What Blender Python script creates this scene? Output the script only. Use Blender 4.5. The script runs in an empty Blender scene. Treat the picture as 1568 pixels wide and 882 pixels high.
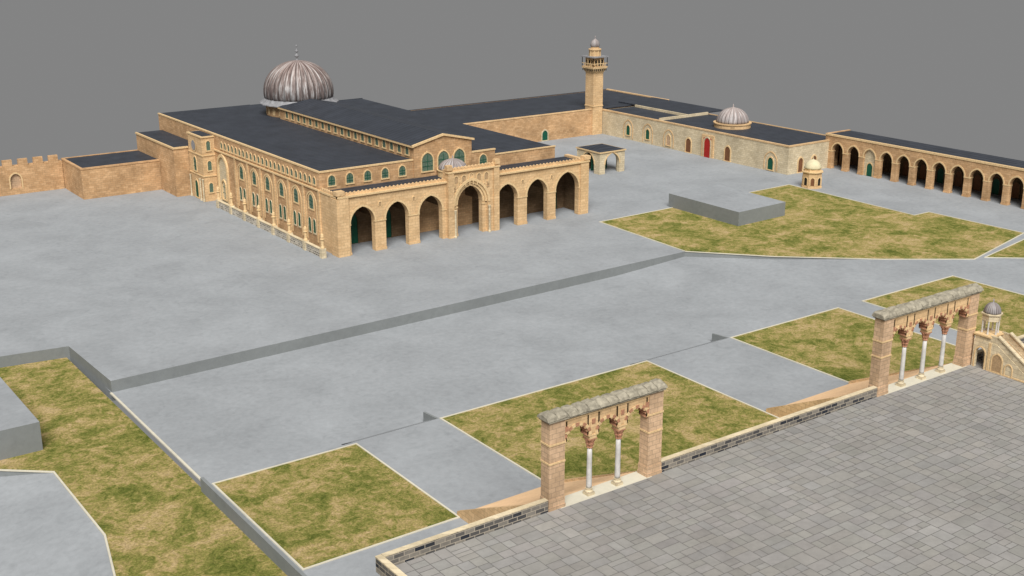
import bpy, math, random
from mathutils import Vector
random.seed(7)
sc=bpy.context.scene
sc.view_settings.view_transform='Standard'
try: sc.view_settings.look='None'
except Exception: pass
sc.view_settings.exposure=0
# ---------------------------------------------------------------- materials
def new(name,rough=.9,spec=.15):
    m=bpy.data.materials.new(name); m.use_nodes=True; nt=m.node_tree
    b=nt.nodes['Principled BSDF']; b.inputs['Roughness'].default_value=rough
    b.inputs['Specular IOR Level'].default_value=spec
    return m,nt,b
def N(nt,t,**k):
    n=nt.nodes.new(t)
    for a,v in k.items(): setattr(n,a,v)
    return n
def L(nt,a,b): nt.links.new(a,b)
def math_(nt,op,a,b=None):
    n=N(nt,'ShaderNodeMath',operation=op)
    for i,x in enumerate((a,b)):
        if x is None: continue
        if isinstance(x,(int,float)): n.inputs[i].default_value=x
        else: L(nt,x,n.inputs[i])
    return n.outputs[0]
def mixc(nt,mode,fac,a,b):
    n=N(nt,'ShaderNodeMixRGB',blend_type=mode)
    for i,x in ((0,fac),(1,a),(2,b)):
        if isinstance(x,(int,float)): n.inputs[i].default_value=x
        elif isinstance(x,tuple): n.inputs[i].default_value=(*x,1)
        else: L(nt,x,n.inputs[i])
    return n.outputs[0]
def ramp(nt,src,stops):
    r=N(nt,'ShaderNodeValToRGB'); e=r.color_ramp.elements
    while len(e)<len(stops): e.new(.5)
    for i,(p,c) in enumerate(stops):
        e[i].position=p; e[i].color=(*c,1) if isinstance(c,tuple) else (c,c,c,1)
    L(nt,src,r.inputs[0]); return r.outputs[0]
def pos(nt): return N(nt,'ShaderNodeNewGeometry').outputs['Position']
def noise(nt,vec,scale,detail=4,rough=.55,dist=0):
    n=N(nt,'ShaderNodeTexNoise'); n.inputs['Scale'].default_value=scale
    n.inputs['Detail'].default_value=detail; n.inputs['Roughness'].default_value=rough
    n.inputs['Distortion'].default_value=dist
    L(nt,vec,n.inputs['Vector']); return n.outputs['Fac']
def bump(nt,b,h,st,dist=.1):
    n=N(nt,'ShaderNodeBump'); n.inputs['Strength'].default_value=st; n.inputs['Distance'].default_value=dist
    L(nt,h,n.inputs['Height']); L(nt,n.outputs[0],b.inputs['Normal'])
def wallvec(nt):
    s=N(nt,'ShaderNodeSeparateXYZ'); L(nt,pos(nt),s.inputs[0])
    c=N(nt,'ShaderNodeCombineXYZ'); L(nt,math_(nt,'ADD',s.outputs[0],s.outputs[1]),c.inputs[0]); L(nt,s.outputs[2],c.inputs[1])
    return c.outputs[0]
def masonry(name,c1,c2,mortar,bw=1.0,rh=.5,ms=.03,stain=.35,mb=.3):
    m,nt,b=new(name)
    v=wallvec(nt)
    t=N(nt,'ShaderNodeTexBrick'); L(nt,v,t.inputs['Vector'])
    t.inputs['Scale'].default_value=1; t.inputs['Brick Width'].default_value=bw; t.inputs['Row Height'].default_value=rh
    t.inputs['Mortar Size'].default_value=ms; t.inputs['Mortar Smooth'].default_value=.3; t.inputs['Bias'].default_value=0
    for k,c in (('Color1',c1),('Color2',c2),('Mortar',mortar)): t.inputs[k].default_value=(*c,1)
    p=pos(nt)
    big=ramp(nt,noise(nt,p,.22,5,.6),[(.3,1-stain),(.7,1.08)])
    fine=ramp(nt,noise(nt,p,2.6,4,.6),[(.25,.8),(.75,1.18)])
    c=mixc(nt,'MULTIPLY',1,t.outputs['Color'],big); c=mixc(nt,'MULTIPLY',.8,c,fine)
    L(nt,c,b.inputs['Base Color']); bump(nt,b,t.outputs['Fac'],-mb,.04)
    return m
LS=masonry('limestone_tan',(.68,.435,.235),(.53,.32,.16),(.42,.27,.15),1.1,.48)
LSF=masonry('limestone_facade',(.74,.51,.28),(.63,.42,.22),(.48,.33,.18),1.2,.55,stain=.22)
LSP=masonry('limestone_pale',(.72,.61,.42),(.60,.50,.33),(.45,.37,.26),1.0,.5,stain=.25)
LSA=masonry('limestone_arch',(.66,.455,.29),(.54,.37,.23),(.38,.27,.18),.9,.5,stain=.3)
LSD=masonry('limestone_painted_shade',(.20,.13,.075),(.15,.095,.05),(.11,.075,.045),1.1,.48)  # limestone darkened in its colour to paint the shade inside the porch
ABL=masonry('ablaq_blocks',(.022,.027,.038),(.26,.235,.20),(.40,.35,.28),1.05,.42,.04,.15)
FEN=masonry('fence_stone',(.07,.07,.07),(.55,.50,.42),(.6,.54,.44),.7,.42,.09,.2)
def concrete(name,col,var=.12):
    m,nt,b=new(name,.85,.2); p=pos(nt)
    a=ramp(nt,noise(nt,p,.09,6,.62,.4),[(.3,1-var),(.7,1+var*.6)])
    f=ramp(nt,noise(nt,p,1.1,5,.7),[(.3,1-var*.7),(.72,1+var*.5)])
    s=ramp(nt,noise(nt,p,.45,3,.5,1.5),[(.55,1.0),(.78,1-var)])
    c=mixc(nt,'MULTIPLY',1,col,a); c=mixc(nt,'MULTIPLY',1,c,f); c=mixc(nt,'MULTIPLY',.8,c,s)
    L(nt,c,b.inputs['Base Color']); bump(nt,b,noise(nt,p,5,4),.12,.03); return m
CON=concrete('concrete_ground',(.300,.315,.329),.14)
CONW=concrete('concrete_wall',(.215,.228,.228),.10)
CREAM=concrete('cream_curb',(.60,.56,.45),.1)
STEP=concrete('stair_stone',(.68,.46,.27),.12)
def grassm():
    m,nt,b=new('grass',1,.05); p=pos(nt)
    patch=noise(nt,p,.16,6,.65,.6); mid=noise(nt,p,.8,6,.75,1.0); fine=noise(nt,p,4.0,5,.8)
    x=math_(nt,'ADD',math_(nt,'MULTIPLY',patch,.5),math_(nt,'MULTIPLY',mid,.5))
    c=ramp(nt,x,[(.38,(.095,.115,.022)),(.45,(.18,.185,.045)),(.50,(.275,.24,.075)),(.56,(.41,.31,.135)),(.64,(.50,.37,.20))])
    f=ramp(nt,fine,[(.3,.4),(.5,1.0),(.7,1.5)])
    L(nt,mixc(nt,'MULTIPLY',.9,c,f),b.inputs['Base Color']); bump(nt,b,fine,.9,.2); return m
GR=grassm()
def roofm():
    m,nt,b=new('roof_dark_metal',.6,.3); s=N(nt,'ShaderNodeSeparateXYZ'); p=pos(nt); L(nt,p,s.inputs[0])
    w=math_(nt,'FRACT',math_(nt,'MULTIPLY',s.outputs[1],.7))
    l=ramp(nt,w,[(0,.55),(.12,.6),(.2,1.0),(.9,1.12),(1,.6)])
    n=ramp(nt,noise(nt,p,.3,5,.6),[(.3,.8),(.7,1.2)])
    c=mixc(nt,'MULTIPLY',1,(.034,.039,.050),l); c=mixc(nt,'MULTIPLY',1,c,n)
    L(nt,c,b.inputs['Base Color']); bump(nt,b,w,.3,.05); return m
ROOF=roofm()
def plain(name,col,rough=.8,var=.25,sc_=1.5,spec=.2,metal=0):
    m,nt,b=new(name,rough,spec); p=pos(nt); b.inputs['Metallic'].default_value=metal
    n=ramp(nt,noise(nt,p,sc_,5,.65),[(.25,1-var),(.75,1+var)])
    L(nt,mixc(nt,'MULTIPLY',1,col,n),b.inputs['Base Color']); return m
GREEN=plain('green_painted_metal',(.010,.085,.05),.5)
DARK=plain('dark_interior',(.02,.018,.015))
GLASS=plain('window_lattice_green',(.10,.15,.11),.4,.5,4)
RED=plain('red_door',(.35,.02,.015),.5)
BROWN=plain('brown_wood_door',(.17,.075,.035),.6)
MARB=plain('marble_shaft',(.55,.53,.50),.5,.25,1.2)
CAP=plain('carved_capital',(.40,.20,.12),.8,.45,5)
CARV=plain('carved_relief',(.40,.27,.15),.8,.35,5)
GOLD=plain('carved_cream_trim',(.67,.48,.26),.7,.3,4)
ROCK=plain('weathered_cap_stone',(.31,.28,.215),.95,.5,1.6)
LEADP=plain('lead_plain',(.25,.25,.26),.5,.3,1.5)
def domem(name,c1,c2,c3,k,nr):
    m,nt,b=new(name,.55,.3)
    o=N(nt,'ShaderNodeTexCoord').outputs['Object']; s=N(nt,'ShaderNodeSeparateXYZ'); L(nt,o,s.inputs[0])
    a=math_(nt,'ARCTAN2',s.outputs[1],s.outputs[0])
    c=N(nt,'ShaderNodeCombineXYZ'); L(nt,math_(nt,'MULTIPLY',a,k),c.inputs[0]); L(nt,math_(nt,'MULTIPLY',s.outputs[2],.20),c.inputs[1])
    st=noise(nt,c.outputs[0],1.0,4,.7)
    big=noise(nt,o,.35,4,.6)
    col=ramp(nt,st,[(.36,c1),(.5,c2),(.61,c3)])
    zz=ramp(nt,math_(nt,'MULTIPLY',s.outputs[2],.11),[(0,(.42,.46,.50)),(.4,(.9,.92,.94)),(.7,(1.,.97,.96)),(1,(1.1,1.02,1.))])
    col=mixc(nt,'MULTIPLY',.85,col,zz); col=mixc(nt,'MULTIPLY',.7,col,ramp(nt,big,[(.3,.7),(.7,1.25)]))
    fr=math_(nt,'FRACT',math_(nt,'MULTIPLY',a,nr/(2*math.pi)))
    col=mixc(nt,'MULTIPLY',.85,col,ramp(nt,fr,[(0,.35),(.13,.5),(.24,1.0),(.88,1.1),(1,.35)]))
    L(nt,col,b.inputs['Base Color']); return m
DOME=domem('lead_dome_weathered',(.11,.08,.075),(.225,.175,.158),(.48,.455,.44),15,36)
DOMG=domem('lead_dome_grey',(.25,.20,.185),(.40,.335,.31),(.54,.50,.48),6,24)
DOMC=plain('cream_dome',(.62,.55,.36),.7,.15,2)
def paverm():
    m,nt,b=new('paving_stone',.8,.2); p=pos(nt)
    at=N(nt,'ShaderNodeAttribute',attribute_name='tone')
    n=ramp(nt,noise(nt,p,.8,6,.7),[(.3,.88),(.7,1.08)]); n2=ramp(nt,noise(nt,p,.07,3),[(.35,.9),(.65,1.08)])
    c=mixc(nt,'MULTIPLY',1,(.275,.264,.248),at.outputs['Color']); c=mixc(nt,'MULTIPLY',1,c,n); c=mixc(nt,'MULTIPLY',1,c,n2)
    L(nt,c,b.inputs['Base Color']); bump(nt,b,noise(nt,p,6,4),.15,.03); return m
PAV=paverm(); JOINT=plain('paving_joint',(.15,.143,.135))
# ---------------------------------------------------------------- builder
class Part:
    def __init__(s,mat): s.mat=mat; s.v=[]; s.f=[]; s.smooth=False; s.tone=None; s.org=None
    def add(s,vs,fs):
        o=len(s.v); s.v+=[tuple(x) for x in vs]; s.f+=[tuple(o+i for i in f) for f in fs]
    def box(s,x0,x1,y0,y1,z0,z1):
        s.add([(x0,y0,z0),(x1,y0,z0),(x1,y1,z0),(x0,y1,z0),(x0,y0,z1),(x1,y0,z1),(x1,y1,z1),(x0,y1,z1)],
              [(3,2,1,0),(4,5,6,7),(0,1,5,4),(1,2,6,5),(2,3,7,6),(3,0,4,7)])
    def prism(s,poly,z0,z1):
        n=len(poly); z1f=z1 if callable(z1) else (lambda x,y:z1)
        s.add([(x,y,z0) for x,y in poly]+[(x,y,z1f(x,y)) for x,y in poly],
              [tuple(range(n-1,-1,-1)),tuple(range(n,2*n))]+[(i,(i+1)%n,n+(i+1)%n,n+i) for i in range(n)])
    def lathe(s,cx,cy,prof,n=24,a0=0,rib=0,ribn=0):
        vs=[];fs=[]
        for r,z in prof:
            for i in range(n):
                a=a0+2*math.pi*i/n; rr=r*(1+rib*math.cos(ribn*a)) if rib else r
                vs.append((cx+rr*math.cos(a),cy+rr*math.sin(a),z))
        for j in range(len(prof)-1):
            for i in range(n):
                k=(i+1)%n; fs.append((j*n+i,j*n+k,(j+1)*n+k,(j+1)*n+i))
        fs.append(tuple(range(n-1,-1,-1))); fs.append(tuple((len(prof)-1)*n+i for i in range(n)))
        s.add(vs,fs)
class Obj:
    def __init__(s,name,loc): s.name=name; s.loc=Vector(loc); s.parts={}
    def p(s,n,mat):
        if n not in s.parts: s.parts[n]=Part(mat)
        return s.parts[n]
    def done(s):
        single=len(s.parts)==1
        if not single:
            e=bpy.data.objects.new(s.name,None); e.empty_display_size=1; e.location=s.loc; sc.collection.objects.link(e)
        for n,p in s.parts.items():
            nm=s.name if single else n
            org=Vector(p.org) if p.org else s.loc
            me=bpy.data.meshes.new(nm); me.from_pydata([tuple(Vector(v)-org) for v in p.v],[],p.f); me.materials.append(p.mat)
            if p.tone is not None:
                at=me.color_attributes.new('tone','FLOAT_COLOR','POINT')
                for i,t in enumerate(p.tone): at.data[i].color=(t[0],t[1],t[2],1)
            me.update()
            if p.smooth:
                for q in me.polygons: q.use_smooth=True
            ob=bpy.data.objects.new(nm,me); sc.collection.objects.link(ob)
            if single: ob.location=org
            else: ob.parent=e; ob.location=org-s.loc
def fy(c): return lambda u,d,z:(u,c+d,z)
def fx(c): return lambda u,d,z:(c+d,u,z)
def arcz(t,a,e=.22):
    t=min(1,abs(t)); x=t*a; E=e*a; R=a+E
    return math.sqrt(max(0,R*R-(x+E)**2))
def arch_pts(uc,w,zs,n=12,e=.22):
    a=w/2; return [(uc+a*math.sin(th), zs+arcz(math.sin(th),a,e)) for th in [math.pi*(-.5+i/n) for i in range(n+1)]]
def wall(P,F,u0,u1,z0,z1,th,ops,back=True):
    ops=sorted(ops)
    def q(a,b,c,d,dd):
        P.add([F(a[0],dd,a[1]),F(b[0],dd,b[1]),F(c[0],dd,c[1]),F(d[0],dd,d[1])],[(0,1,2,3)])
    def rev(a,b): P.add([F(a[0],0,a[1]),F(b[0],0,b[1]),F(b[0],th,b[1]),F(a[0],th,a[1])],[(0,1,2,3)])
    for dd in ((0,th) if back else (0,)):
        cur=u0
        for uc,w,zb,zs in ops:
            a=uc-w/2; b=uc+w/2
            if a>cur: q((cur,z0),(a,z0),(a,z1),(cur,z1),dd)
            if zb>z0: q((a,z0),(b,z0),(b,zb),(a,zb),dd)
            pts=arch_pts(uc,w,zs)
            for i in range(len(pts)-1):
                q(pts[i],pts[i+1],(pts[i+1][0],z1),(pts[i][0],z1),dd)
            cur=b
        if u1>cur: q((cur,z0),(u1,z0),(u1,z1),(cur,z1),dd)
    for uc,w,zb,zs in ops:
        pts=arch_pts(uc,w,zs); a=uc-w/2; b=uc+w/2
        for i in range(len(pts)-1): rev(pts[i],pts[i+1])
        if zs>zb: rev((a,zb),(a,zs)); rev((b,zb),(b,zs))
        if zb>z0: rev((a,zb),(b,zb))
    rev((u0,z1),(u1,z1)); rev((u0,z0),(u0,z1)); rev((u1,z0),(u1,z1))
def ring(P,F,uc,w,zs,rw,d0,d1,zb=None,n=12):
    i=arch_pts(uc,w,zs,n); o=arch_pts(uc,w+2*rw,zs,n)
    if zb is not None:
        i=[(uc-w/2,zb)]+i+[(uc+w/2,zb)]; o=[(uc-w/2-rw,zb)]+o+[(uc+w/2+rw,zb)]
    for k in range(len(i)-1):
        A,B,C,D=i[k],i[k+1],o[k+1],o[k]
        P.add([F(A[0],d0,A[1]),F(B[0],d0,B[1]),F(C[0],d0,C[1]),F(D[0],d0,D[1]),F(A[0],d1,A[1]),F(B[0],d1,B[1]),F(C[0],d1,C[1]),F(D[0],d1,D[1])],
              [(0,1,2,3),(0,1,5,4),(3,2,6,7)])
def panel(P,F,uc,w,zb,zs,d,n=10):
    pts=[(uc-w/2,zb)]+arch_pts(uc,w,zs,n)+[(uc+w/2,zb)]
    P.add([F(u,d,z) for u,z in pts],[tuple(range(len(pts)))])
def fbox(P,F,u0,u1,d0,d1,z0,z1):
    c=[F(u,d,z) for z in (z0,z1) for u,d in ((u0,d0),(u1,d0),(u1,d1),(u0,d1))]
    P.add(c,[(3,2,1,0),(4,5,6,7),(0,1,5,4),(1,2,6,5),(2,3,7,6),(3,0,4,7)])
def window(O,F,uc,w,zb,zs,frame=.22,proud=.12,glass=GLASS,fm=GOLD,gn='window_panes',fn='window_frames',bars=True):
    panel(O.p(gn,glass),F,uc,w,zb,zs,-.02)
    ring(O.p(fn,fm),F,uc,w,zs,frame,-proud,0,zb,8)
    fbox(O.p(fn,fm),F,uc-w/2-frame,uc+w/2+frame,-proud-.05,0,zb-.25,zb)
    if bars:
        g=O.p('window_lattice',GREEN); t=.05
        fbox(g,F,uc-t,uc+t,-.07,-.03,zb,zs+w*.4)
        for k in range(1,3): z=zb+(zs-zb)*k/2.2; fbox(g,F,uc-w/2,uc+w/2,-.065,-.035,z-t,z+t)
def merlons(P,F,u0,u1,z,step,w,h,th,d0=0,point=False):
    n=int((u1-u0)/step)
    for i in range(n):
        u=u0+(i+.5)*(u1-u0)/n
        if point:
            c=[(u-w/2,z),(u+w/2,z),(u+w/2,z+h*.55),(u,z+h),(u-w/2,z+h*.55)]
            k=len(c); P.add([F(a,d0,b) for a,b in c]+[F(a,d0+th,b) for a,b in c],[tuple(range(k)),tuple(range(2*k-1,k-1,-1))]+[(j,(j+1)%k,k+(j+1)%k,k+j) for j in range(k)])
        else: fbox(P,F,u-w/2,u+w/2,d0,d0+th,z,z+h)
# ---------------------------------------------------------------- ground
def sheet(name,poly,z,mat):
    o=Obj(name,(0,0,0)); P=o.p('s',mat)
    P.add([(x,y,z) for x,y in poly],[tuple(range(len(poly)))])
    o.done()
court=[(-110,-12),(-65.3,-18.2),(-55.8,-19.6),(-55.2,-37.2),(55.6,-35.0),(66.8,-47.4),(81.8,-60.4),(97,-71.5),(125,-95),(150,-95),(150,91),(-110,91)]
sheet('courtyard_ground',court,0,CON)
o=Obj('retaining_wall',(0,-36,0)); P=o.p('wall',CONW)
rw=[(-110,-12),(-65.3,-18.2),(-55.8,-19.6),(-55.2,-37.2),(55.6,-35.0),(66.8,-47.4),(81.8,-60.4),(97,-71.5)]
for a,b in zip(rw,rw[1:]):
    P.add([(a[0],a[1],-3),(b[0],b[1],-3),(b[0],b[1],-.004),(a[0],a[1],-.004)],[(0,1,2,3)])
o.done()
def hz(x,y):
    t=min(1,max(0,(x-38)/42)); return -1.7*(1-t)-.012
o=Obj('lower_plaza_pavement',(0,-55,-1.7)); P=o.p('s',CON)
xs=[-55.3+i*(170-(-55.3))/60 for i in range(61)]; ys=[-130+i*(96/12) for i in range(13)]
for i in range(60):
    for j in range(12):
        q=[(xs[i],ys[j]),(xs[i+1],ys[j]),(xs[i+1],ys[j+1]),(xs[i],ys[j+1])]
        P.add([(x,y,hz(x,y)) for x,y in q],[(0,1,2,3)])
o.done()
o=Obj('stair_terrace',(0,-95,0)); P=o.p('slab',CON); W=o.p('side_walls',CONW)
for x0,x1 in ((-56.1,-37.4),(-37.4,-25.1),(-25.1,10.4),(10.4,27.3),(27.3,85)):
    P.add([(x0,-115,0),(x1,-115,0),(x1,-74.6,0),(x0,-74.6,0)],[(0,1,2,3)])
P.add([(-56.1,-74.6,0),(85,-74.6,0),(85,-74.6,-2),(-56.1,-74.6,-2)],[(0,1,2,3)])
for x0,x1 in ((-37.4,-25.4),(10.4,27.0)):
    P.add([(x0,-74.58,0),(x1,-74.58,0),(x1,-71.0,-1.69),(x0,-71.0,-1.69)],[(0,1,2,3)])
for x in (-25.4,27.0):
    W.prism([(x,-74.55),(x+.3,-74.55),(x+.3,-71.2),(x,-71.2)],-1.8,lambda X,Y:.01-(Y+74.55)*.08)
W.box(-56.5,-56.1,-115,-73.0,-3,.02)
o.done()
def lawn(name,poly,z,border=True):
    o=Obj(name,(poly[0][0],poly[0][1],z)); P=o.p('turf',GR); P.add([(x,y,z+.02) for x,y in poly],[tuple(range(len(poly)))])
    if border:
        C=o.p('edging',CREAM); n=len(poly)
        for i in range(n):
            a=Vector(poly[i]); b=Vector(poly[(i+1)%n]); d=(b-a).normalized(); t=Vector((-d.y,d.x))*.11
            a2=a-d*.10; b2=b+d*.10
            C.prism([tuple(a2-t),tuple(b2-t),tuple(b2+t),tuple(a2+t)],z-.02,z+.09+.002*i)
    o.done()
lawn('grass_lawn',[(-55.9,-98.2),(-37.5,-98.2),(-37.5,-75.3),(-55.9,-75.3)],0)
lawn('grass_lawn',[(-25.0,-114.7),(10.3,-114.7),(10.3,-74.8),(-25.0,-74.8)],0)
lawn('grass_lawn',[(27.4,-114.7),(52.2,-114.7),(52.2,-74.8),(27.4,-74.8)],0)
lawn('grass_lawn',[(58.3,-114.7),(83.2,-114.7),(83.2,-74.8),(58.3,-74.8)],0)
lawn('grass_lawn',[(57,-7.8),(116.8,-6.3),(115.5,-42.7),(120.5,-42.7),(121,-65),(95.9,-70.6),(81.8,-60.5),(66.8,-47.5),(55.7,-35.1)],.004)
lawn('grass_lawn',[(98.5,-71.0),(124,-66.5),(126,-80),(112,-82)],.006)
o=Obj('grass_field',(-60,-70,-1.7)); P=o.p('s',GR)
fp=[(-56.3,-19.6),(-56.0,-125),(-80,-125),(-70.6,-85.5),(-68.8,-76.8),(-68.9,-58),(-74,-53.7),(-90,-40),(-115,-28),(-115,-12),(-65.3,-18.3)]
P.add([(x,y,-1.68) for x,y in fp],[tuple(range(len(fp)))]); o.done()
o=Obj('field_edging',(-69,-70,-1.7)); C=o.p('s',CREAM)
ed=[(-80,-125),(-70.6,-85.5),(-68.8,-76.8),(-68.9,-58),(-74,-53.7),(-90,-40)]
for k,(a,b) in enumerate(zip(ed,ed[1:])):
    a=Vector(a);b=Vector(b);d=(b-a).normalized();t=Vector((-d.y,d.x))*.11; a-=d*.1
    C.prism([tuple(a-t),tuple(b-t),tuple(b+t),tuple(a+t)],-1.75,-1.6+.002*k)
C.prism([(-55.55,-37.4),(-55.25,-37.4),(-55.25,-73.0),(-55.55,-73.0)],-1.8,-1.6)
o.done()
o=Obj('sunken_path',(-75,-75,-2)); P=o.p('path',CON); zf=lambda x,y:-1.72-max(0,(-68.8-x))*.16
sp=[(-80,-125),(-70.6,-85.5),(-68.8,-76.8),(-68.9,-58),(-74,-53.7),(-90,-40),(-125,-40),(-125,-125)]
P.add([(x,y,zf(x,y)) for x,y in sp],[(0,1,2,7),(2,3,4,5,6,7)])
W=o.p('side_wall',CONW)
for a,b in zip(sp[2:5],sp[3:6]):
    W.add([(a[0],a[1],-1.7),(b[0],b[1],-1.7),(b[0],b[1],zf(*b)-.3),(a[0],a[1],zf(*a)-.3)],[(0,1,2,3)])
o.done()
def block(name,poly,z0,z1):
    o=Obj(name,(poly[0][0],poly[0][1],z0)); n=len(poly)
    W=o.p('walls',CONW); W.add([(x,y,z0) for x,y in poly]+[(x,y,z1) for x,y in poly],[(i,(i+1)%n,n+(i+1)%n,n+i) for i in range(n)])
    T=o.p('top',CON); T.add([(x,y,z1) for x,y in poly],[tuple(range(n))]); o.done()
block('raised_platform',[(78,-27.3),(92.8,-26.6),(93.6,-6),(78.2,-6)],-.1,3.0)
block('raised_platform',[(-120,-51),(-68.2,-50.9),(-68.4,-30),(-120,-26)],-2,2.1)
# ---------------------------------------------------------------- upper paved platform
PZ=8.2
o=Obj('paved_platform',(0,-115,PZ))
B=o.p('mass',JOINT); B.add([(-56.3,-200,PZ-.03),(95,-200,PZ-.03),(95,-115,PZ-.03),(-56.3,-115,PZ-.03)],[(0,1,2,3)])
Wl=o.p('retaining_walls',LS); Wl.add([(-56.4,-200,-2),(-56.4,-115,-2),(-56.4,-115,PZ),(-56.4,-200,PZ)],[(0,1,2,3)])
Wl.add([(-56.4,-115,-2),(95,-115,-2),(95,-115,PZ-.04),(-56.4,-115,PZ-.04)],[(0,1,2,3)])
T=o.p('paving',PAV); T.tone=[]
def split(x0,x1,y0,y1):
    w=x1-x0;h=y1-y0
    mx=2.5 if random.random()<.75 else 1.8
    if w<mx and h<mx*.75 and (w<1.5 or h<1.5 or random.random()<.5) or (w<1.3 and h<1.3):
        g=.03; T.add([(x0+g,y0+g,PZ),(x1-g,y0+g,PZ),(x1-g,y1-g,PZ),(x0+g,y1-g,PZ)],[(0,1,2,3)])
        t=random.gauss(1,.045); c=(t*random.uniform(.985,1.015),t,t*random.uniform(.97,1.02)); T.tone+=[c]*4; return
    if w>h*1.25: 
        s=x0+w*random.uniform(.38,.62); split(x0,s,y0,y1); split(s,x1,y0,y1)
    else:
        s=y0+h*random.uniform(.38,.62); split(x0,x1,y0,s); split(x0,x1,s,y1)
for i in range(8):
    for j in range(4):
        split(-56.3+i*15,-56.3+(i+1)*15,-185+j*17.5,-185+(j+1)*17.5)
o.done()
def parapet(x0,x1):
    o=Obj('parapet_wall',((x0+x1)/2,-115,PZ))
    o.p('blocks',ABL).box(x0,x1,-115.0,-114.5,PZ-.3,PZ+1.12)
    o.p('coping',LSP).box(x0-.02,x1+.02,-114.98,-114.4,PZ+1.12,PZ+1.2); o.done()
parapet(-56.0,-38.4); parapet(-24.1,9.6); parapet(28.2,60)
o=Obj('parapet_wall',(-56.2,-130,PZ)); o.p('blocks',ABL).box(-56.6,-56.02,-160,-114.5,PZ-.3,PZ+1.1); o.p('coping',LSP).box(-56.62,-56.0,-160,-114.45,PZ+1.102,PZ+1.2); o.done()
def stairs(x0,x1):
    o=Obj('stone_staircase',((x0+x1)/2,-107,0)); P=o.p('steps',STEP); n=30; y0,y1=-98.0,-114.0
    for i in range(n):
        ya=y0+(y1-y0)*i/n; z=(i+1)*(PZ-.02)/n
        P.box(x0,x1,-114.9,ya,(i)*(PZ-.02)/n,z)
    for xx in (x0-.45,x1):
        w=o.p('side_walls',LSF)
        w.add([(xx,y0+.3,0),(xx+.45,y0+.3,0),(xx+.45,-114.4,0),(xx,-114.4,0),(xx,y0+.3,.5),(xx+.45,y0+.3,.5),(xx+.45,-114.4,PZ+.4),(xx,-114.4,PZ+.4)],
              [(4,5,6,7),(0,1,5,4),(1,2,6,5),(2,3,7,6),(3,0,4,7)])
    o.p('landing',CREAM).box(x0+.01,x1-.01,-115.2,-113.4,PZ-.1,PZ+.012)
    o.done()
stairs(-37.0,-25.5); stairs(10.9,26.8)
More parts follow.
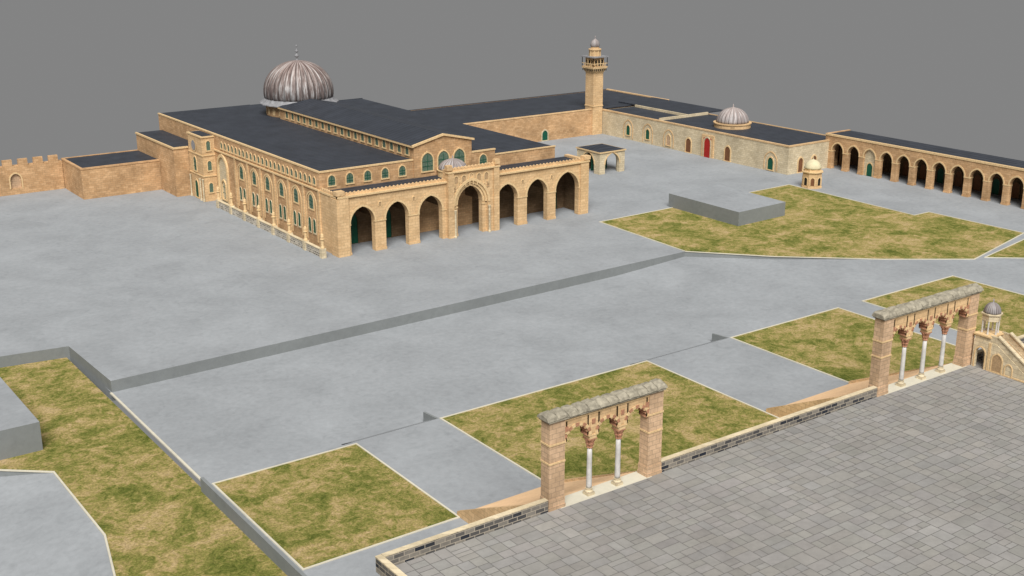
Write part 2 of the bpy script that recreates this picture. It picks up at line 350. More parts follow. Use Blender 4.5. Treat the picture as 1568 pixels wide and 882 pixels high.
def gateway(x0,x1,pw,cols,ztop,zroll):
    o=Obj('stone_arch_gateway',((x0+x1)/2,-114.3,PZ)); ya,yb=-115.0,-113.7
    P=o.p('piers',LSA); T=o.p('mouldings',GOLD); RD=o.p('arch_lobes',CAP); SP=o.p('arch_spandrels',LSF)
    a,b=x0+pw,x1-pw
    zs=14.7
    for xa,xb in ((x0,a),(b,x1)):
        P.box(xa,xb,ya,yb,PZ,ztop-.001)
        P.box(xa-.1,xb+.1,ya-.1,yb+.1,PZ+.001,PZ+.35); P.box(xa-.05,xb+.05,ya-.05,yb+.05,PZ+.35,PZ+1.1); T.box(xa-.06,xb+.06,ya-.06,yb+.06,12.9,13.08); T.box(xa-.07,xb+.07,ya-.07,yb+.07,zs+.1,zs+.28)
    edges=[a]+cols+[b]; F=fy(ya+.12)
    for j,(e0,e1) in enumerate(zip(edges,edges[1:])):
        l0=e0+(.15 if j==0 else .55); l1=e1-(.15 if j==len(edges)-2 else .55)
        uc=(l0+l1)/2; r=min((l1-l0)/2,1.42); n=66
        pts=[]
        for i in range(n+1):
            th=math.pi*(1-i/n); lob=abs(math.sin(th*8))*.17
            rr=r-.17+lob; pts.append((uc+rr*math.cos(th),zs+rr*.95*math.sin(th)))
        pts=[(e0,zs)]+pts+[(e1,zs)]
        for i in range(len(pts)-1):
            p,q=pts[i],pts[i+1]
            for dd in (0,1.06): SP.add([F(p[0],dd,p[1]),F(q[0],dd,q[1]),F(q[0],dd,ztop),F(p[0],dd,ztop)],[(0,1,2,3)])
            RD.add([F(p[0],0,p[1]),F(q[0],0,q[1]),F(q[0],1.06,q[1]),F(p[0],1.06,p[1])],[(0,1,2,3)])
        for i in range(11):
            t0=math.pi*i/11+.02; t1=math.pi*(i+1)/11-.02; ri,ro=r+.02,r+.36
            M_=RD if i%2 else T
            c=[(uc+rr*math.cos(t),zs+rr*.95*math.sin(t)) for rr,t in ((ri,t0),(ro,t0),(ro,t1),(ri,t1))]
            M_.add([F(x,-.05,z) for x,z in c]+[F(x,0,z) for x,z in c],[(0,1,2,3),(0,1,5,4),(1,2,6,5),(2,3,7,6),(3,0,4,7)])
    T.box(a,b,ya+.05,yb+.05,ztop-.32,ztop-.14)
    for c in cols+[a+.25,b-.25]: RD.box(c-.2,c+.2,ya+.06,ya+.11,zs+1.1,zs+1.6)
    for c in cols:
        yc=-114.4
        S=o.p('column_shafts',MARB); S.smooth=True
        S.lathe(c,yc,[(.27,PZ+.7),(.28,PZ+1.0),(.25,12.0),(.24,13.2)],16)
        Bs=o.p('column_bases',LSP); Bs.box(c-.42,c+.42,yc-.42,yc+.42,PZ,PZ+.3); Bs.lathe(c,yc,[(.42,PZ+.3),(.42,PZ+.42),(.32,PZ+.52),(.36,PZ+.7)],16)
        K=o.p('capitals',CAP); K.lathe(c,yc,[(.26,13.1),(.32,13.2),(.27,13.3),(.40,13.62),(.34,13.67),(.50,14.05),(.47,14.1)],16,0,.12,8); K.box(c-.5,c+.5,yc-.5,yc+.5,14.1,14.24)
        T.box(c-.42,c+.42,yc-.5,yc+.5,14.24,zs-.12); T.box(c-.58,c+.58,yc-.56,yc+.6,zs-.12,zs+.004)
    C=o.p('cap_stones',ROCK)
    T2=o.p('cornice',ROCK); T2.box(x0-.18,x1+.18,ya-.16,yb+.16,ztop,ztop+.2)
    n=int((x1-x0+.8)/1.15); h=zroll-ztop-.2; yc=(ya+yb)/2
    for i in range(n):
        xa=x0-.35+i*(x1-x0+.7)/n; xb=x0-.35+(i+1)*(x1-x0+.7)/n-.03
        pr=[]
        for k in range(9):
            th=math.pi*k/8; pr.append((yc-.92*math.cos(th)*random.uniform(.92,1.04), ztop+.18+h*math.sin(th)**.7*random.uniform(.88,1.05)))
        m=len(pr); ins=.25
        vs=[(xa,y,z-.14*(z>ztop+.3)) for y,z in pr]+[(xa+ins,y,z+.03) for y,z in pr]+[(xb-ins,y,z+.05) for y,z in pr]+[(xb,y,z-.14*(z>ztop+.3)) for y,z in pr]
        vs=[(x,y,z+random.uniform(-.04,.04)) for x,y,z in vs]
        fs=[tuple(range(m)),tuple(range(4*m-1,3*m-1,-1))]
        for r in range(3):
            for k in range(m-1): fs.append((r*m+k,r*m+k+1,(r+1)*m+k+1,(r+1)*m+k))
        C.add(vs,fs)
    o.done()
gateway(-38.3,-24.2,1.8,[-33.0,-29.4],17.2,18.0)
gateway(9.7,28.0,1.8,[14.8,18.7,22.5],17.6,18.5)
# domed outdoor pulpit
o=Obj('domed_stone_pulpit',(30,-118,PZ)); P=o.p('body',LSP); T=o.p('trim',GOLD); x0,x1=27.5,30.3
F=fx(x0)
prof=[(-122.8,0),(-117.4,0),(-117.4,3.6),(-118.4,3.6),(-122.8,.8)]
k=len(prof)
for xa,xb in ((x0,x0+.4),(x1-.4,x1)):
    P.add([(xa,y,PZ+z) for y,z in prof]+[(xb,y,PZ+z) for y,z in prof],[tuple(range(k)),tuple(range(2*k-1,k-1,-1))]+[(j,(j+1)%k,k+(j+1)%k,k+j) for j in range(k)])
    hr=[(-122.9,.8),(-118.4,3.6),(-117.4,3.6),(-117.4,4.5),(-118.5,4.5),(-122.9,1.75)]
    xa2,xb2=xa+.08,xb-.08
    P.add([(xa2,y,PZ+z+.004) for y,z in hr]+[(xb2,y,PZ+z+.004) for y,z in hr],[tuple(range(6)),tuple(range(11,5,-1))]+[(j,(j+1)%6,6+(j+1)%6,6+j) for j in range(6)])
    P.add([(xa-.06,-122.95,PZ+1.75),(xb+.06,-122.95,PZ+1.75),(xb+.06,-118.5,PZ+4.52),(xa-.06,-118.5,PZ+4.52),(xa-.06,-122.95,PZ+1.95),(xb+.06,-122.95,PZ+1.95),(xb+.06,-118.5,PZ+4.72),(xa-.06,-118.5,PZ+4.72)],[(0,1,2,3),(4,5,6,7),(0,1,5,4),(1,2,6,5),(2,3,7,6),(3,0,4,7)])
st=o.p('steps',STEP)
for i in range(14):
    y=-122.6+i*.32; st.box(x0+.4,x1-.4,y,-117.4,PZ+i*.25,PZ+(i+1)*.25)
ring(T,F,-118.7,1.3,PZ+1.6,.15,-.07,0,PZ+.2); panel(o.p('niche',CARV),F,-118.7,1.3,PZ+.2,PZ+1.6,-.02)
ring(T,F,-120.3,.9,PZ+1.0,.12,-.07,0,PZ+.2); fbox(T,F,-122.8,-117.4,-.08,0,PZ+.01,PZ+.18)
fbox(T,F,-117.7,-117.4,-.08,0,PZ+.2,PZ+3.6)
wall(P,fx(x0),-117.38,-115.3,PZ,PZ+3.6,.4,[(-116.35,1.3,PZ,PZ+1.9)]); wall(P,fx(x1-.4),-117.38,-115.3,PZ,PZ+3.6,.4,[(-116.35,1.3,PZ,PZ+1.9)])
ring(T,F,-116.35,1.3,PZ+1.9,.15,-.07,0,PZ)
P.box(x0+.05,x1-.05,-117.38,-115.35,PZ+3.6,PZ+4.2); T.box(x0-.15,x1+.15,-117.6,-115.2,PZ+4.2,PZ+4.38)
cy=-116.4; cxx=28.9; q0=PZ+.45
for i in range(6):
    a=math.pi/3*i+.3; s=o.p('colonnettes',MARB); s.lathe(cxx+.95*math.cos(a),cy+.95*math.sin(a),[(.13,q0+3.93),(.10,q0+4.2),(.10,q0+5.5),(.15,q0+5.7)],8)
P.lathe(cxx,cy,[(1.12,q0+5.6),(1.12,q0+6.3),(1.3,q0+6.35),(1.3,q0+6.5),(1.0,q0+6.55)],6,.3)
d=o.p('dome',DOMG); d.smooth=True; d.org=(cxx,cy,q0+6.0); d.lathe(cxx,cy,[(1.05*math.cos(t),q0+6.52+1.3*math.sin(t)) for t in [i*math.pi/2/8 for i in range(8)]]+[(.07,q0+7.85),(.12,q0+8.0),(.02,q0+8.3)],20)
o.done()
# ---------------------------------------------------------------- mosque
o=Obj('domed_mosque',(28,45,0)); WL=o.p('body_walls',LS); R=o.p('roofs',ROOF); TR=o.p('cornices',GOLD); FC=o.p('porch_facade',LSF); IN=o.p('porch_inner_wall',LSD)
PH=11.8
piers=[(0,2.6),(7.8,10.2),(15.3,17.7),(23.0,26.6),(32.6,36.2),(41.4,43.8),(49.1,51.3),(57.5,60)]
ops=[]
for (a,b),(c,d2) in zip(piers,piers[1:]):
    ops.append(((b+c)/2,c-b,0,6.0 if abs((b+c)/2-29.6)>1 else 6.4))
wall(FC,fy(0),0,60,0,PH,1.3,ops)
for uc,w,_,zs in ops:
    ring(TR,fy(0),uc,w,zs,.38,-.10,0); ring(FC,fy(0),uc,w+.8,zs,.35,-.05,0)
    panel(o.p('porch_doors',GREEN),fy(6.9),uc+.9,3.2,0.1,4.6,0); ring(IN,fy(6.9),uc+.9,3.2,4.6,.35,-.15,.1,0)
for a,b in piers:
    fbox(TR,fy(0),a-.08,b+.08,-.1,.3,5.75,6.02); fbox(FC,fy(0),a-.06,b+.06,-.12,.3,0,.5)
fbox(FC,fy(0),0,2.2,-.35,0,0,PH); fbox(FC,fy(0),57.8,60,-.3,0,0,PH)
fbox(TR,fy(0),-.15,60.15,-.42,.1,PH-.55,PH-.2)
wall(FC,fx(-.001),1.3,7,0,PH,1.0,[]); wall(FC,fx(59),1.3,7,0,PH,1.0,[])
fbox(TR,fx(0),-.3,7,-.15,.1,PH-.55,PH-.2); fbox(FC,fx(0),-.3,2.4,-.3,0,0,PH-.7)
merlons(FC,fy(0),0,23.8,PH,.85,.6,.45,.35,0,True); merlons(FC,fy(0),36.6,60,PH,.85,.6,.45,.35,0,True)
merlons(FC,fx(0),.4,6.6,PH,.85,.6,.45,.35,0,True)
fbox(FC,fy(0),-.3,1.4,-.45,1.0,PH,PH+.8); fbox(FC,fy(0),58.6,60.3,-.45,1.0,PH,PH+.8)
R.box(1.0,59.0,1.3,6.9,11.0,11.35); R.box(.4,59.6,6.0,6.99,11.0,11.37)
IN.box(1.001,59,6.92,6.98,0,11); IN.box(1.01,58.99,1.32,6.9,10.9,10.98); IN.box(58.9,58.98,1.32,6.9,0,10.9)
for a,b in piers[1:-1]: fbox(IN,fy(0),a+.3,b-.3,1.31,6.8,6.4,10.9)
F=fy(-.55); zp=13.7
wall(FC,F,24.0,36.2,0,zp,.55,[(29.6,8.0,0,6.3)],back=False)
ring(TR,F,29.6,8.0,6.3,.5,-.12,0); ring(TR,fy(-.3),29.6,7.0,6.35,.5,-.05,.3)
fbox(FC,F,24.0,36.2,.56,1.8,PH,zp)
for u in (24.0,34.9): fbox(FC,F,u,u+1.3,-.35,0,0,zp-.5)
fbox(TR,F,23.8,36.4,-.45,.6,zp-.55,zp-.25); merlons(FC,F,24.0,36.2,zp,.8,.55,.5,.4,0,True)
for u in (24.0,35.4): fbox(FC,F,u-.2,u+1.0,-.3,.7,zp,zp+1.0)
for i,u in enumerate((26.0,27.8,29.6,31.4,33.2)):
    h=10.9 if i!=2 else 11.1
    if i!=2: panel(o.p('niche_shadow',CARV),F,u,.9,h,h+.9,-.02)
    ring(TR,F,u,.9,h+.9,.16,-.14,0,h)
    fbox(TR,F,u-.5,u-.32,-.16,0,h-.8,h); fbox(TR,F,u+.32,u+.5,-.16,0,h-.8,h)
for u in (25.6,33.6):
    for k in range(3): fbox(o.p('niche_shadow',CARV),F,u-.3,u+.3,-.1,0,9.3+k*.45,9.55+k*.45)
for u,s in ((25.5,1),(33.7,1)): o.p('portal_columns',LSP).lathe(u,-.95,[(.3,0),(.3,.3),(.2,.5),(.2,5.0),(.32,5.6)],12)
for u in (12.75,46.4):
    for k in (-3.75,3.75): panel(o.p('niche_shadow',CARV),fy(0),u+k,.5,8.7,9.2,-.02); ring(TR,fy(0),u+k,.5,9.2,.12,-.12,0,8.7)
d=o.p('porch_dome',DOMG); d.smooth=True; d.org=(28.6,4.6,11.3)
TR.lathe(28.6,4.6,[(3.1,11.3),(3.1,12.5),(3.25,12.5),(3.25,12.7),(2.9,12.7)],28)
d.lathe(28.6,4.6,[(2.95*math.cos(t),12.7+2.1*math.sin(t)) for t in [i*math.pi/2/9 for i in range(9)]]+[(.08,14.85),(.16,15.1),(.02,15.5)],32)
bz=15.2
wall(WL,fx(0),7,92.8,0,bz-.3,.6,[]); WL.box(.6,56.4,92.2,92.8,0,13.7)
wall(WL,fy(7),.6,20.8,0,bz-.3,.6,[]); wall(WL,fy(7.001),34.6,40.6,0,bz-.3,.6,[])
wall(WL,fy(7.002),40.6,56.4,0,14.0-.2,.6,[]); wall(WL,fx(56.0),7.6,92.2,0,13.8,.4,[])
WL.box(40.2,40.6,7.7,92,13,bz-.3)
R.box(.35,20.9,7.35,92.5,bz-.6,bz-.12); R.box(34.5,40.3,7.35,92.5,bz-.6,bz-.12); R.box(40.3,56.2,7.3,92.6,13.4,13.9)
R.box(20.9,34.5,66,92.5,bz-.6,bz-.125)
TR.box(-.12,.35,6.88,92.9,bz-.3,bz); TR.box(.35,20.8,6.88,7.35,bz-.3,bz-.002); TR.box(34.6,40.7,6.88,7.35,bz-.3,bz-.002); TR.box(40.7,56.5,6.88,7.3,13.8,14.05)
R.box(.35,24,92.5,92.9,13.8,bz-.1); R.box(24,56.5,92.5,92.9,13.4,14.0)
nz=18.0
wall(WL,fy(6.7),20.8,34.6,0,nz,.6,[])
WL.add([(20.8,6.7,nz),(34.6,6.7,nz),(27.7,6.7,19.5),(20.8,7.3,nz),(34.6,7.3,nz),(27.7,7.3,19.5)],[(0,1,2),(5,4,3)])
wall(WL,fx(20.8),7.3,68,bz-.6,nz,.5,[]); wall(WL,fx(34.1),7.3,68,bz-.6,nz,.5,[])
R.add([(20.3,6.4,nz-.05),(20.3,68,nz-.05),(27.7,68,19.65),(27.7,6.4,19.65),(35.1,68,nz-.05),(35.1,6.4,nz-.05)],[(0,1,2,3),(3,2,4,5),(1,2,4)])
for a,b in (((20.3,nz-.05),(27.7,19.65)),((27.7,19.65),(35.1,nz-.05))):
    TR.add([(a[0],6.35,a[1]-.35),(b[0],6.35,b[1]-.35),(b[0],6.35,b[1]+.06),(a[0],6.35,a[1]+.06),(a[0],6.8,a[1]-.35),(b[0],6.8,b[1]-.35),(b[0],6.8,b[1]+.06),(a[0],6.8,a[1]+.06)],[(0,1,2,3),(3,2,6,7),(0,1,5,4)])
TR.box(20.3,20.75,6.4,68,nz-.45,nz-.1)
for i in range(3): window(o,fy(6.7),23.9+i*3.8,2.6,12.5,14.6,.25,.14)
for i in range(5): window(o,fy(7),2.6+i*3.9,1.5,12.2,13.3,.2)
window(o,fy(7.001),37.6,1.8,12.2,13.2,.2)
for i in range(19): window(o,fx(20.8),9.2+i*3.05,1.3,15.8,16.7,.2,bars=False)
for i in range(24): window(o,fx(0),9.0+i*1.95,1.0,12.4,13.2,.17,bars=False)
for i in range(6):
    y=10.8+i*6.6
    ring(TR,fx(0),y,4.2,8.0,.3,-.12,0,1.0)
    window(o,fx(0),y,1.9,7.3,9.0,.25,.1)
    for k in (-1,1):
        window(o,fx(0),y+k*1.0,1.0,2.6,4.8,.12,.1,GREEN,LSP,'green_windows','lower_frames',False)
for i in range(7): fbox(FC,fx(0),7.3+i*6.6-.35,7.3+i*6.6+.35,-.25,0,0,11.4)
fbox(TR,fx(0),7,66,-.3,0,11.4,11.7)
ring(TR,fx(0),53.8,4.6,7.8,.6,-.4,0,0); panel(o.p('portal_inner',LSP),fx(0),53.8,4.6,0,7.8,-.03); window(o,fx(0),53.8,2,1.0,4.0,.3,.3,GREEN,GOLD,'green_windows')
S=o.p('side_annex_walls',LSF); S.box(-3.0,-.02,58,66,0,14.4)
TR.box(-3.2,0,57.8,66.2,14.4,14.7); TR.box(-3.15,0,57.85,66.1,5.6,5.85); TR.box(-3.15,0,57.85,66.1,10.3,10.55)
R.box(-2.7,-.2,58.2,65.7,14.7,14.75)
for rr,dd,mm,nn in ((1.5,-.12,GOLD,'rose_window_frame'),(1.1,-.2,LEADP,'rose_window')):
    pt_=o.p(nn,mm); vs=[fx(-3.0)(62.6+rr*math.cos(2*math.pi*i/24),dd,12.2+rr*math.sin(2*math.pi*i/24)) for i in range(24)]; pt_.add(vs,[tuple(range(24))])
window(o,fx(-3.0),62.6,1.6,6.4,8.6,.25,.12); window(o,fx(-3.0),62.6,1.7,.3,3.2,.25,.12,GREEN,GOLD,'green_windows')
for z in (2,7,11.5): window(o,fy(58),-1.5,.9,z,z+1.6,.2,.12,glass=GLASS,bars=False)
for y in (58.2,59.8,65.6): o.p('portal_columns',LSP).lathe(-3.25,y,[(.28,0),(.28,.4),(.18,.6),(.18,4.6),(.3,5.1)],10)
A=o.p('rear_annex_walls',LS); A.box(-6.5,-.01,66.3,91,0,11.2); R.box(-6.3,-.05,66.5,90.8,11.2,11.3); TR.box(-6.7,-6.3,66.1,91.1,11.0,11.4); TR.box(-6.3,-3.1,66.1,66.5,11.0,11.4)
dx,dy=28.6,73.5
D=o.p('drum',LS); D.lathe(dx,dy,[(8.0,14.5),(8.0,17.3),(8.2,17.35),(8.2,17.6),(7.9,17.6)],48)
for i in range(24):
    a=2*math.pi*i/24; g=o.p('drum_niches',GOLD); ca,sa=math.cos(a),math.sin(a)
    g.add([(dx+8.06*ca-sa*u,dy+8.06*sa+ca*u,z) for u,z in ((-.5,15.4),(.5,15.4),(.5,16.7),(0,17.1),(-.5,16.7))],[(0,1,2,3,4)])
K=o.p('dome_skirt',LEADP); K.lathe(dx,dy,[(7.9,17.6),(9.5,17.75),(9.5,17.95),(8.8,18.4),(8.4,18.9),(8.1,19.0)],48,0,.012,24)
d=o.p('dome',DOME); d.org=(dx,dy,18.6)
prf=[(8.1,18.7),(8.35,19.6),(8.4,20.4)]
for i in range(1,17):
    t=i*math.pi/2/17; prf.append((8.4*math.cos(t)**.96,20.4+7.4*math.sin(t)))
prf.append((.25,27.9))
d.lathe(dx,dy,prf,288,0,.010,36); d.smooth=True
f=o.p('finial',LEADP); f.smooth=True; f.lathe(dx,dy,[(.5,27.7),(.25,28.0),(.2,28.5),(.55,28.8),(.55,29.1),(.15,29.4),(.15,29.7),(.4,29.9),(.4,30.15),(.1,30.4),(.08,31.0),(.25,31.2),(.02,31.6)],12)
o.done()
o=Obj('stone_fence',(-2.7,26,0)); P=o.p('low_wall',FEN); P.box(-2.95,-2.5,1.4,51,0,1.5)
C=o.p('coping',LSP); C.box(-3.05,-2.4,1.4,51,1.5,1.68); Q=o.p('posts',GOLD)
for i in range(8):
    y=1.4+i*7.08
    C.box(-3.2,-2.25,y-.48,y+.48,0,1.9)
    Q.lathe(-2.72,y,[(.42,1.9),(.42,2.1),(.28,2.3),(.28,3.4),(.45,3.6),(.45,3.75),(.3,3.8),(.36,4.1),(.28,4.5),(.06,4.7),(.04,5.0)],10)
o.done()
o=Obj('low_stone_annex',(-15,83,0)); P=o.p('walls',LS); P.box(-24.6,-6.52,76,91,0,6.8); o.p('roof',ROOF).box(-24.0,-6.52,76.5,90.6,6.9,7.0); T=o.p('coping',LS)
T.box(-24.7,-6.52,75.9,76.5,6.8,7.15); T.box(-24.7,-24.1,76.5,91.1,6.8,7.15); T.box(-24.1,-6.52,90.6,91.1,6.8,7.15); o.done()
o=Obj('crenellated_city_wall',(-60,91,0)); P=o.p('wall',LS); F=fy(90.4)
wall(P,F,-110,-24.7,0,6.6,1.8,[(-35.4,2.4,1.4,3.4),(-60,2.4,1.4,3.4)])
merlons(P,F,-110,-24.9,6.6,3.4,2.1,1.5,.7); ring(o.p('arch_trim',GOLD),F,-35.4,2.4,3.4,.3,-.08,0,1.4); panel(o.p('blocked_arch',LSA),F,-35.4,2.4,1.4,3.4,.5); panel(o.p('blocked_arch',LSA),F,-60,2.4,1.4,3.4,.5)
o.done()
# ---------------------------------------------------------------- south hall and minaret
o=Obj('long_stone_hall',(104,88,0)); P=o.p('walls',LS); wall(P,fy(73.5),56.6,124.6,0,7.3,.6,[]); P.box(56.6,152,103,103.6,0,7.3); P.box(151.4,152,74,103,0,7.3)
P.box(141,152,73.4,73.9,0,7.3)
R=o.p('roof',ROOF); R.box(57,151.4,74.1,103,7.0,7.25); T=o.p('coping',LSF); T.box(56.6,124.6,73.4,74.1,7.3,7.6); R.box(57,152.1,103,103.7,7.3,7.4); T.box(151.4,152.1,73.9,103,7.3,7.6)
window(o,fy(73.5),104.2,1.9,.2,1.9,.3,.12,GREEN,LSP,'door','door_frame',False)
o.done()
o=Obj('stone_minaret',(123,74.7,0)); P=o.p('shaft',LSF); x0,x1,y0,y1=121.2,124.8,72.9,76.5; cxm,cym=123.0,74.7
P.box(x0,x1,y0,y1,0,19.2); T=o.p('mouldings',GOLD); T.box(x0-.12,x1+.12,y0-.12,y1+.12,8.2,8.5)
for i in range(5):
    e=.12+i*.17; T.box(x0-e,x1+e,y0-e,y1+e,17.9+i*.32,17.9+(i+1)*.32)
for F,a in ((fy(y0-.6),x0),(fx(x0-.6),y0)):
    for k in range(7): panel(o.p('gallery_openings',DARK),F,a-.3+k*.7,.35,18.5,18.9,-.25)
G=o.p('gallery',LSF); G.box(x0-.85,x1+.85,y0-.85,y1+.85,19.5,19.7)
G.box(x0-.1,x1+.1,y0-.1,y1+.1,19.7,22.3)
for F,a,b in ((fy(y0-.1),x0,x1),(fx(x0-.1),y0,y1)):
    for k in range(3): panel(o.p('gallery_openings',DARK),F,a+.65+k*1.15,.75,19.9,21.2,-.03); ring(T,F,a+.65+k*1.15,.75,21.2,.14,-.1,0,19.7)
for i in range(7):
    for (xx,yy) in ((x0-.75+i*.85,y0-.75),(x0-.75,y0-.75+i*.85),(x0-.75+i*.85,y1+.75),(x1+.75,y0-.75+i*.85)):
        T.box(xx-.07,xx+.07,yy-.07,yy+.07,19.7,20.5 if i%3 else 22.3)
T.box(x0-.83,x1+.83,y0-.83,y0-.67,20.5,20.65); T.box(x0-.83,x0-.67,y0-.66,y1+.83,20.5,20.65); T.box(x1+.67,x1+.83,y0-.66,y1+.83,20.5,20.65)
o.p('gallery_roof',LEADP).box(x0-1.1,x1+1.1,y0-1.1,y1+1.1,22.3,22.6)
G.lathe(cxm,cym,[(1.6,22.6),(1.6,24.2),(1.9,24.3),(1.9,24.6),(1.3,24.7),(1.2,25.1)],12)
for i in range(8):
    a=i*math.pi/4; T.lathe(cxm+1.6*math.cos(a),cym+1.6*math.sin(a),[(.14,22.6),(.14,24.3)],6)
d=o.p('cap_dome',DOMG); d.smooth=True; d.org=(cxm,cym,24); d.lathe(cxm,cym,[(1.15,25.0),(1.35,25.5),(1.35,26.0),(1.05,26.7),(.5,27.2),(.12,27.4),(.1,27.8),(.2,27.95),(.02,28.3)],20)
o.done()
# ---------------------------------------------------------------- west building
o=Obj('west_stone_building',(134,37,0)); P=o.p('walls',LSP); X=125.0
wall(P,fx(X),1.6,73.3,0,6.9,.6,[]); P.box(X+.6,140,1.6,2.2,0,6.9); P.box(X+.6,145,72.7,73.3,0,6.9); P.box(144.4,145,2.2,72.7,0,6.9)
R=o.p('roof',ROOF); R.box(X+.5,144.5,2.1,49,6.75,7.0); R.box(X+.5,139,49,72.9,6.7,6.95); R.box(139,144.5,49,72.9,6.7,6.951)
T=o.p('coping',LSF); T.box(X-.12,X+.5,1.5,73.3,6.9,7.25); T.box(X+.5,145.1,1.5,2.1,6.9,7.25); T.box(144.5,145.1,2.1,73,6.9,7.15)
P.box(X+.51,144,48.9,49.4,6.8,7.7); P.box(136.5,137,49.4,72,6.8,7.6); R.box(137,151,49.5,80,7.3,7.62)
for y,w,zb,zs,g in ((61.5,1.5,1.3,3.2,GREEN),(53.2,1.5,1.3,3.2,GREEN),(44.7,1.5,.9,2.8,LSA),(36.8,1.9,.2,2.8,BROWN),(22.2,1.9,.2,2.8,BROWN),(7.3,1.8,.4,2.4,GREEN)):
    nm={GREEN:'green_doors',BROWN:'brown_doors',LSA:'blocked_arches'}[g]
    window(o,fx(X),y,w,zb,zs,.3,.14,g,GOLD,nm,'door_frames',False)
    if y not in (36.8,22.2): ring(T,fx(X),y,w+2.2,zs,.25,-.1,0,.4)
fbox(T,fx(X),27.2,31.6,-.35,0,0,5.9); fbox(o.p('red_doors',RED),fx(X),28.4,30.4,-.42,-.36,0,3.6); panel(o.p('red_doors',RED),fx(X),29.4,2,3.6,3.9,-.42)
ring(P,fx(X-.36),29.4,2.4,3.8,.3,-.1,0,0)
for u,z in ((28.2,5),(30.6,5)): fbox(o.p('red_doors',RED),fx(X),u-.2,u+.2,-.4,-.36,z-.2,z+.2)
for xx in (129.5,134.5): window(o,fy(1.6),xx,1.6,.2,2.8,.3,.14,BROWN,GOLD,'brown_doors','door_frames',False)
cxd,cyd=134.8,30.5
T.lathe(cxd,cyd,[(4.9,6.9),(4.9,8.0),(5.1,8.05),(5.1,8.3),(4.4,8.3)],36)
d=o.p('dome',DOMG); d.org=(cxd,cyd,6.8); d.smooth=True; d.lathe(cxd,cyd,[(4.35*math.cos(t),8.3+3.9*math.sin(t)) for t in [i*math.pi/2/10 for i in range(10)]]+[(.12,12.3),(.2,12.6),(.02,13.2)],120,0,.012,24)
o.done()
o=Obj('arcaded_portico',(145,-30,0)); P=o.p('arcade_wall',LS); X=139.8; ys=[-1.2+(-4.95*i) for i in range(13)]
ops=[(y,3.5,0,4.6) for y in ys]; wall(P,fx(X),-64,2.2,0,8.3,1.2,ops)
T=o.p('trim',GOLD)
for y,w,_,zs in ops: ring(T,fx(X),y,w,zs,.3,-.08,0)
for y in [ys[0]+2.4]+[y-2.47 for y in ys]: fbox(T,fx(X),y-.78,y+.78,-.08,1.28,4.35,4.6); fbox(P,fx(X),y-.8,y+.8,-.1,1.3,0,.35)
P.box(X+1.2,148,-64,-63.4,0,8.3); P.box(X,148.6,2.2,2.8,0,8.8)
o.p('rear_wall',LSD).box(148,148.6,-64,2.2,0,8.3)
R=o.p('roof',ROOF); R.box(X+.5,148.5,-63.9,2.7,8.35,8.6); fbox(T,fx(X),-64,2.8,-.15,.5,8.3,8.75)
S=o.p('bay_infill',LSP); fbox(S,fx(X),ys[2]-1.75,ys[2]+1.75,.5,.9,0,7.0); window(o,fx(X+.5),ys[2],1.7,0,2.2,.25,.14,GREEN,GOLD,'green_doors','door_frames',False)
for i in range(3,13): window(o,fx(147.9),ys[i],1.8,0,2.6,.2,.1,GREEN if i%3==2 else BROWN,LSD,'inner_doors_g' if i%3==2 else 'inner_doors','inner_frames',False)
o.done()
o=Obj('domed_drinking_fountain',(119,-11,0)); kx,ky=119.3,-11.0; P=o.p('walls',LSF); T=o.p('trim',GOLD)
P.lathe(kx,ky,[(2.5,0),(2.5,.4),(2.3,.4),(2.3,3.6)],8,math.pi/8); T.lathe(kx,ky,[(2.3,3.6),(2.6,3.7),(2.6,3.95),(2.0,3.95),(2.0,4.5),(2.1,4.55)],8,math.pi/8)
for i in range(8):
    a=i*math.pi/4; r=2.3*math.cos(math.pi/8); Fk=(lambda ca,sa:(lambda u,d,z:(kx+(r-d)*ca-u*sa,ky+(r-d)*sa+u*ca,z)))(math.cos(a),math.sin(a))
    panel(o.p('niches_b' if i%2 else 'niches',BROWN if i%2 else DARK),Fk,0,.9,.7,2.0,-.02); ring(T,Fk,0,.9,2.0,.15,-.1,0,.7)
d=o.p('dome',DOMC); d.smooth=True; d.lathe(kx,ky,[(2.0*math.cos(t),4.5+2.1*math.sin(t)) for t in [i*math.pi/2/9 for i in range(9)]]+[(.06,6.7),(.02,7.3)],24)
o.done()
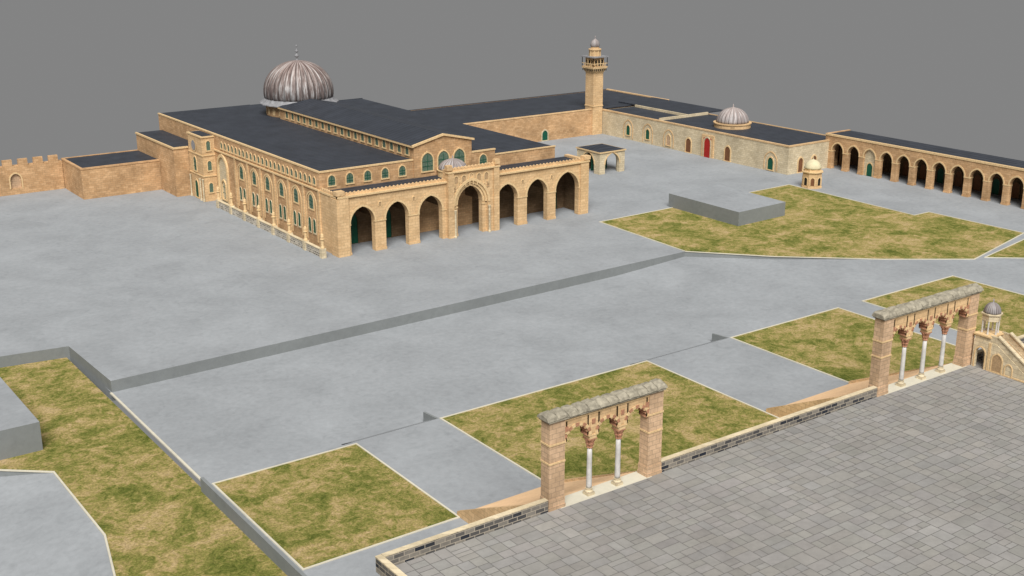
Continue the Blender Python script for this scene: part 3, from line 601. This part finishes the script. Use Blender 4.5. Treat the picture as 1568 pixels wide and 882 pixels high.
o=Obj('arched_pavilion',(91.5,33,0)); P=o.p('walls',LSP); x0,x1,y0,y1=87.3,95.4,28.8,37.8; T=o.p('trim',GOLD)
wall(P,fy(y0),x0,x1,0,5.3,.9,[((x0+x1)/2,4.6,0,2.3)]); wall(P,fx(x0+.002),y0+.9,y1-.9,0,5.3,.9,[((y0+y1)/2,4.6,0,2.3)]); wall(P,fy(y1-.9),x0,x1,0,5.3,.9,[((x0+x1)/2,4.6,0,2.3)]); wall(P,fx(x1-.9),y0+.9,y1-.9,0,5.3,.9,[((y0+y1)/2,4.6,0,2.3)])
ring(T,fy(y0),(x0+x1)/2,4.6,2.3,.3,-.08,0); ring(T,fx(x0),(y0+y1)/2,4.6,2.3,.3,-.08,0)
T.box(x0-.25,x1+.25,y0-.25,y1+.25,5.3,5.6)
R=o.p('roof',ROOF); R.add([(x0-.1,y0-.1,5.6),(x1+.1,y0-.1,5.6),(x1+.1,y1+.1,5.6),(x0-.1,y1+.1,5.6),((x0+x1)/2,(y0+y1)/2,6.6)],[(0,1,4),(1,2,4),(2,3,4),(3,0,4)])
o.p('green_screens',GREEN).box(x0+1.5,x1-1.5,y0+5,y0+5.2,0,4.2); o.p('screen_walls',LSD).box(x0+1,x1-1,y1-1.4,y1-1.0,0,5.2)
o.done()
# ---------------------------------------------------------------- light, world, camera
w=bpy.data.worlds.new('World'); sc.world=w; w.use_nodes=True
bg=w.node_tree.nodes['Background']; bg.inputs[0].default_value=(.228,.228,.228,1); bg.inputs[1].default_value=1
s=bpy.data.lights.new('sun','SUN'); s.energy=4.8; s.angle=math.radians(35); s.color=(1,.98,.95)
so=bpy.data.objects.new('sun',s); sc.collection.objects.link(so)
d=Vector((.52,.80,-1.15)); so.rotation_euler=d.to_track_quat('-Z','Y').to_euler()
c=bpy.data.cameras.new('camera'); co=bpy.data.objects.new('camera',c); sc.collection.objects.link(co)
c.sensor_width=36; c.lens=36*1832.1/1568; c.clip_end=2000; c.clip_start=.5
co.location=(-100.04,-195.05,61.90); co.rotation_euler=(math.radians(90-17.406),0,math.radians(-35.672)); sc.camera=co
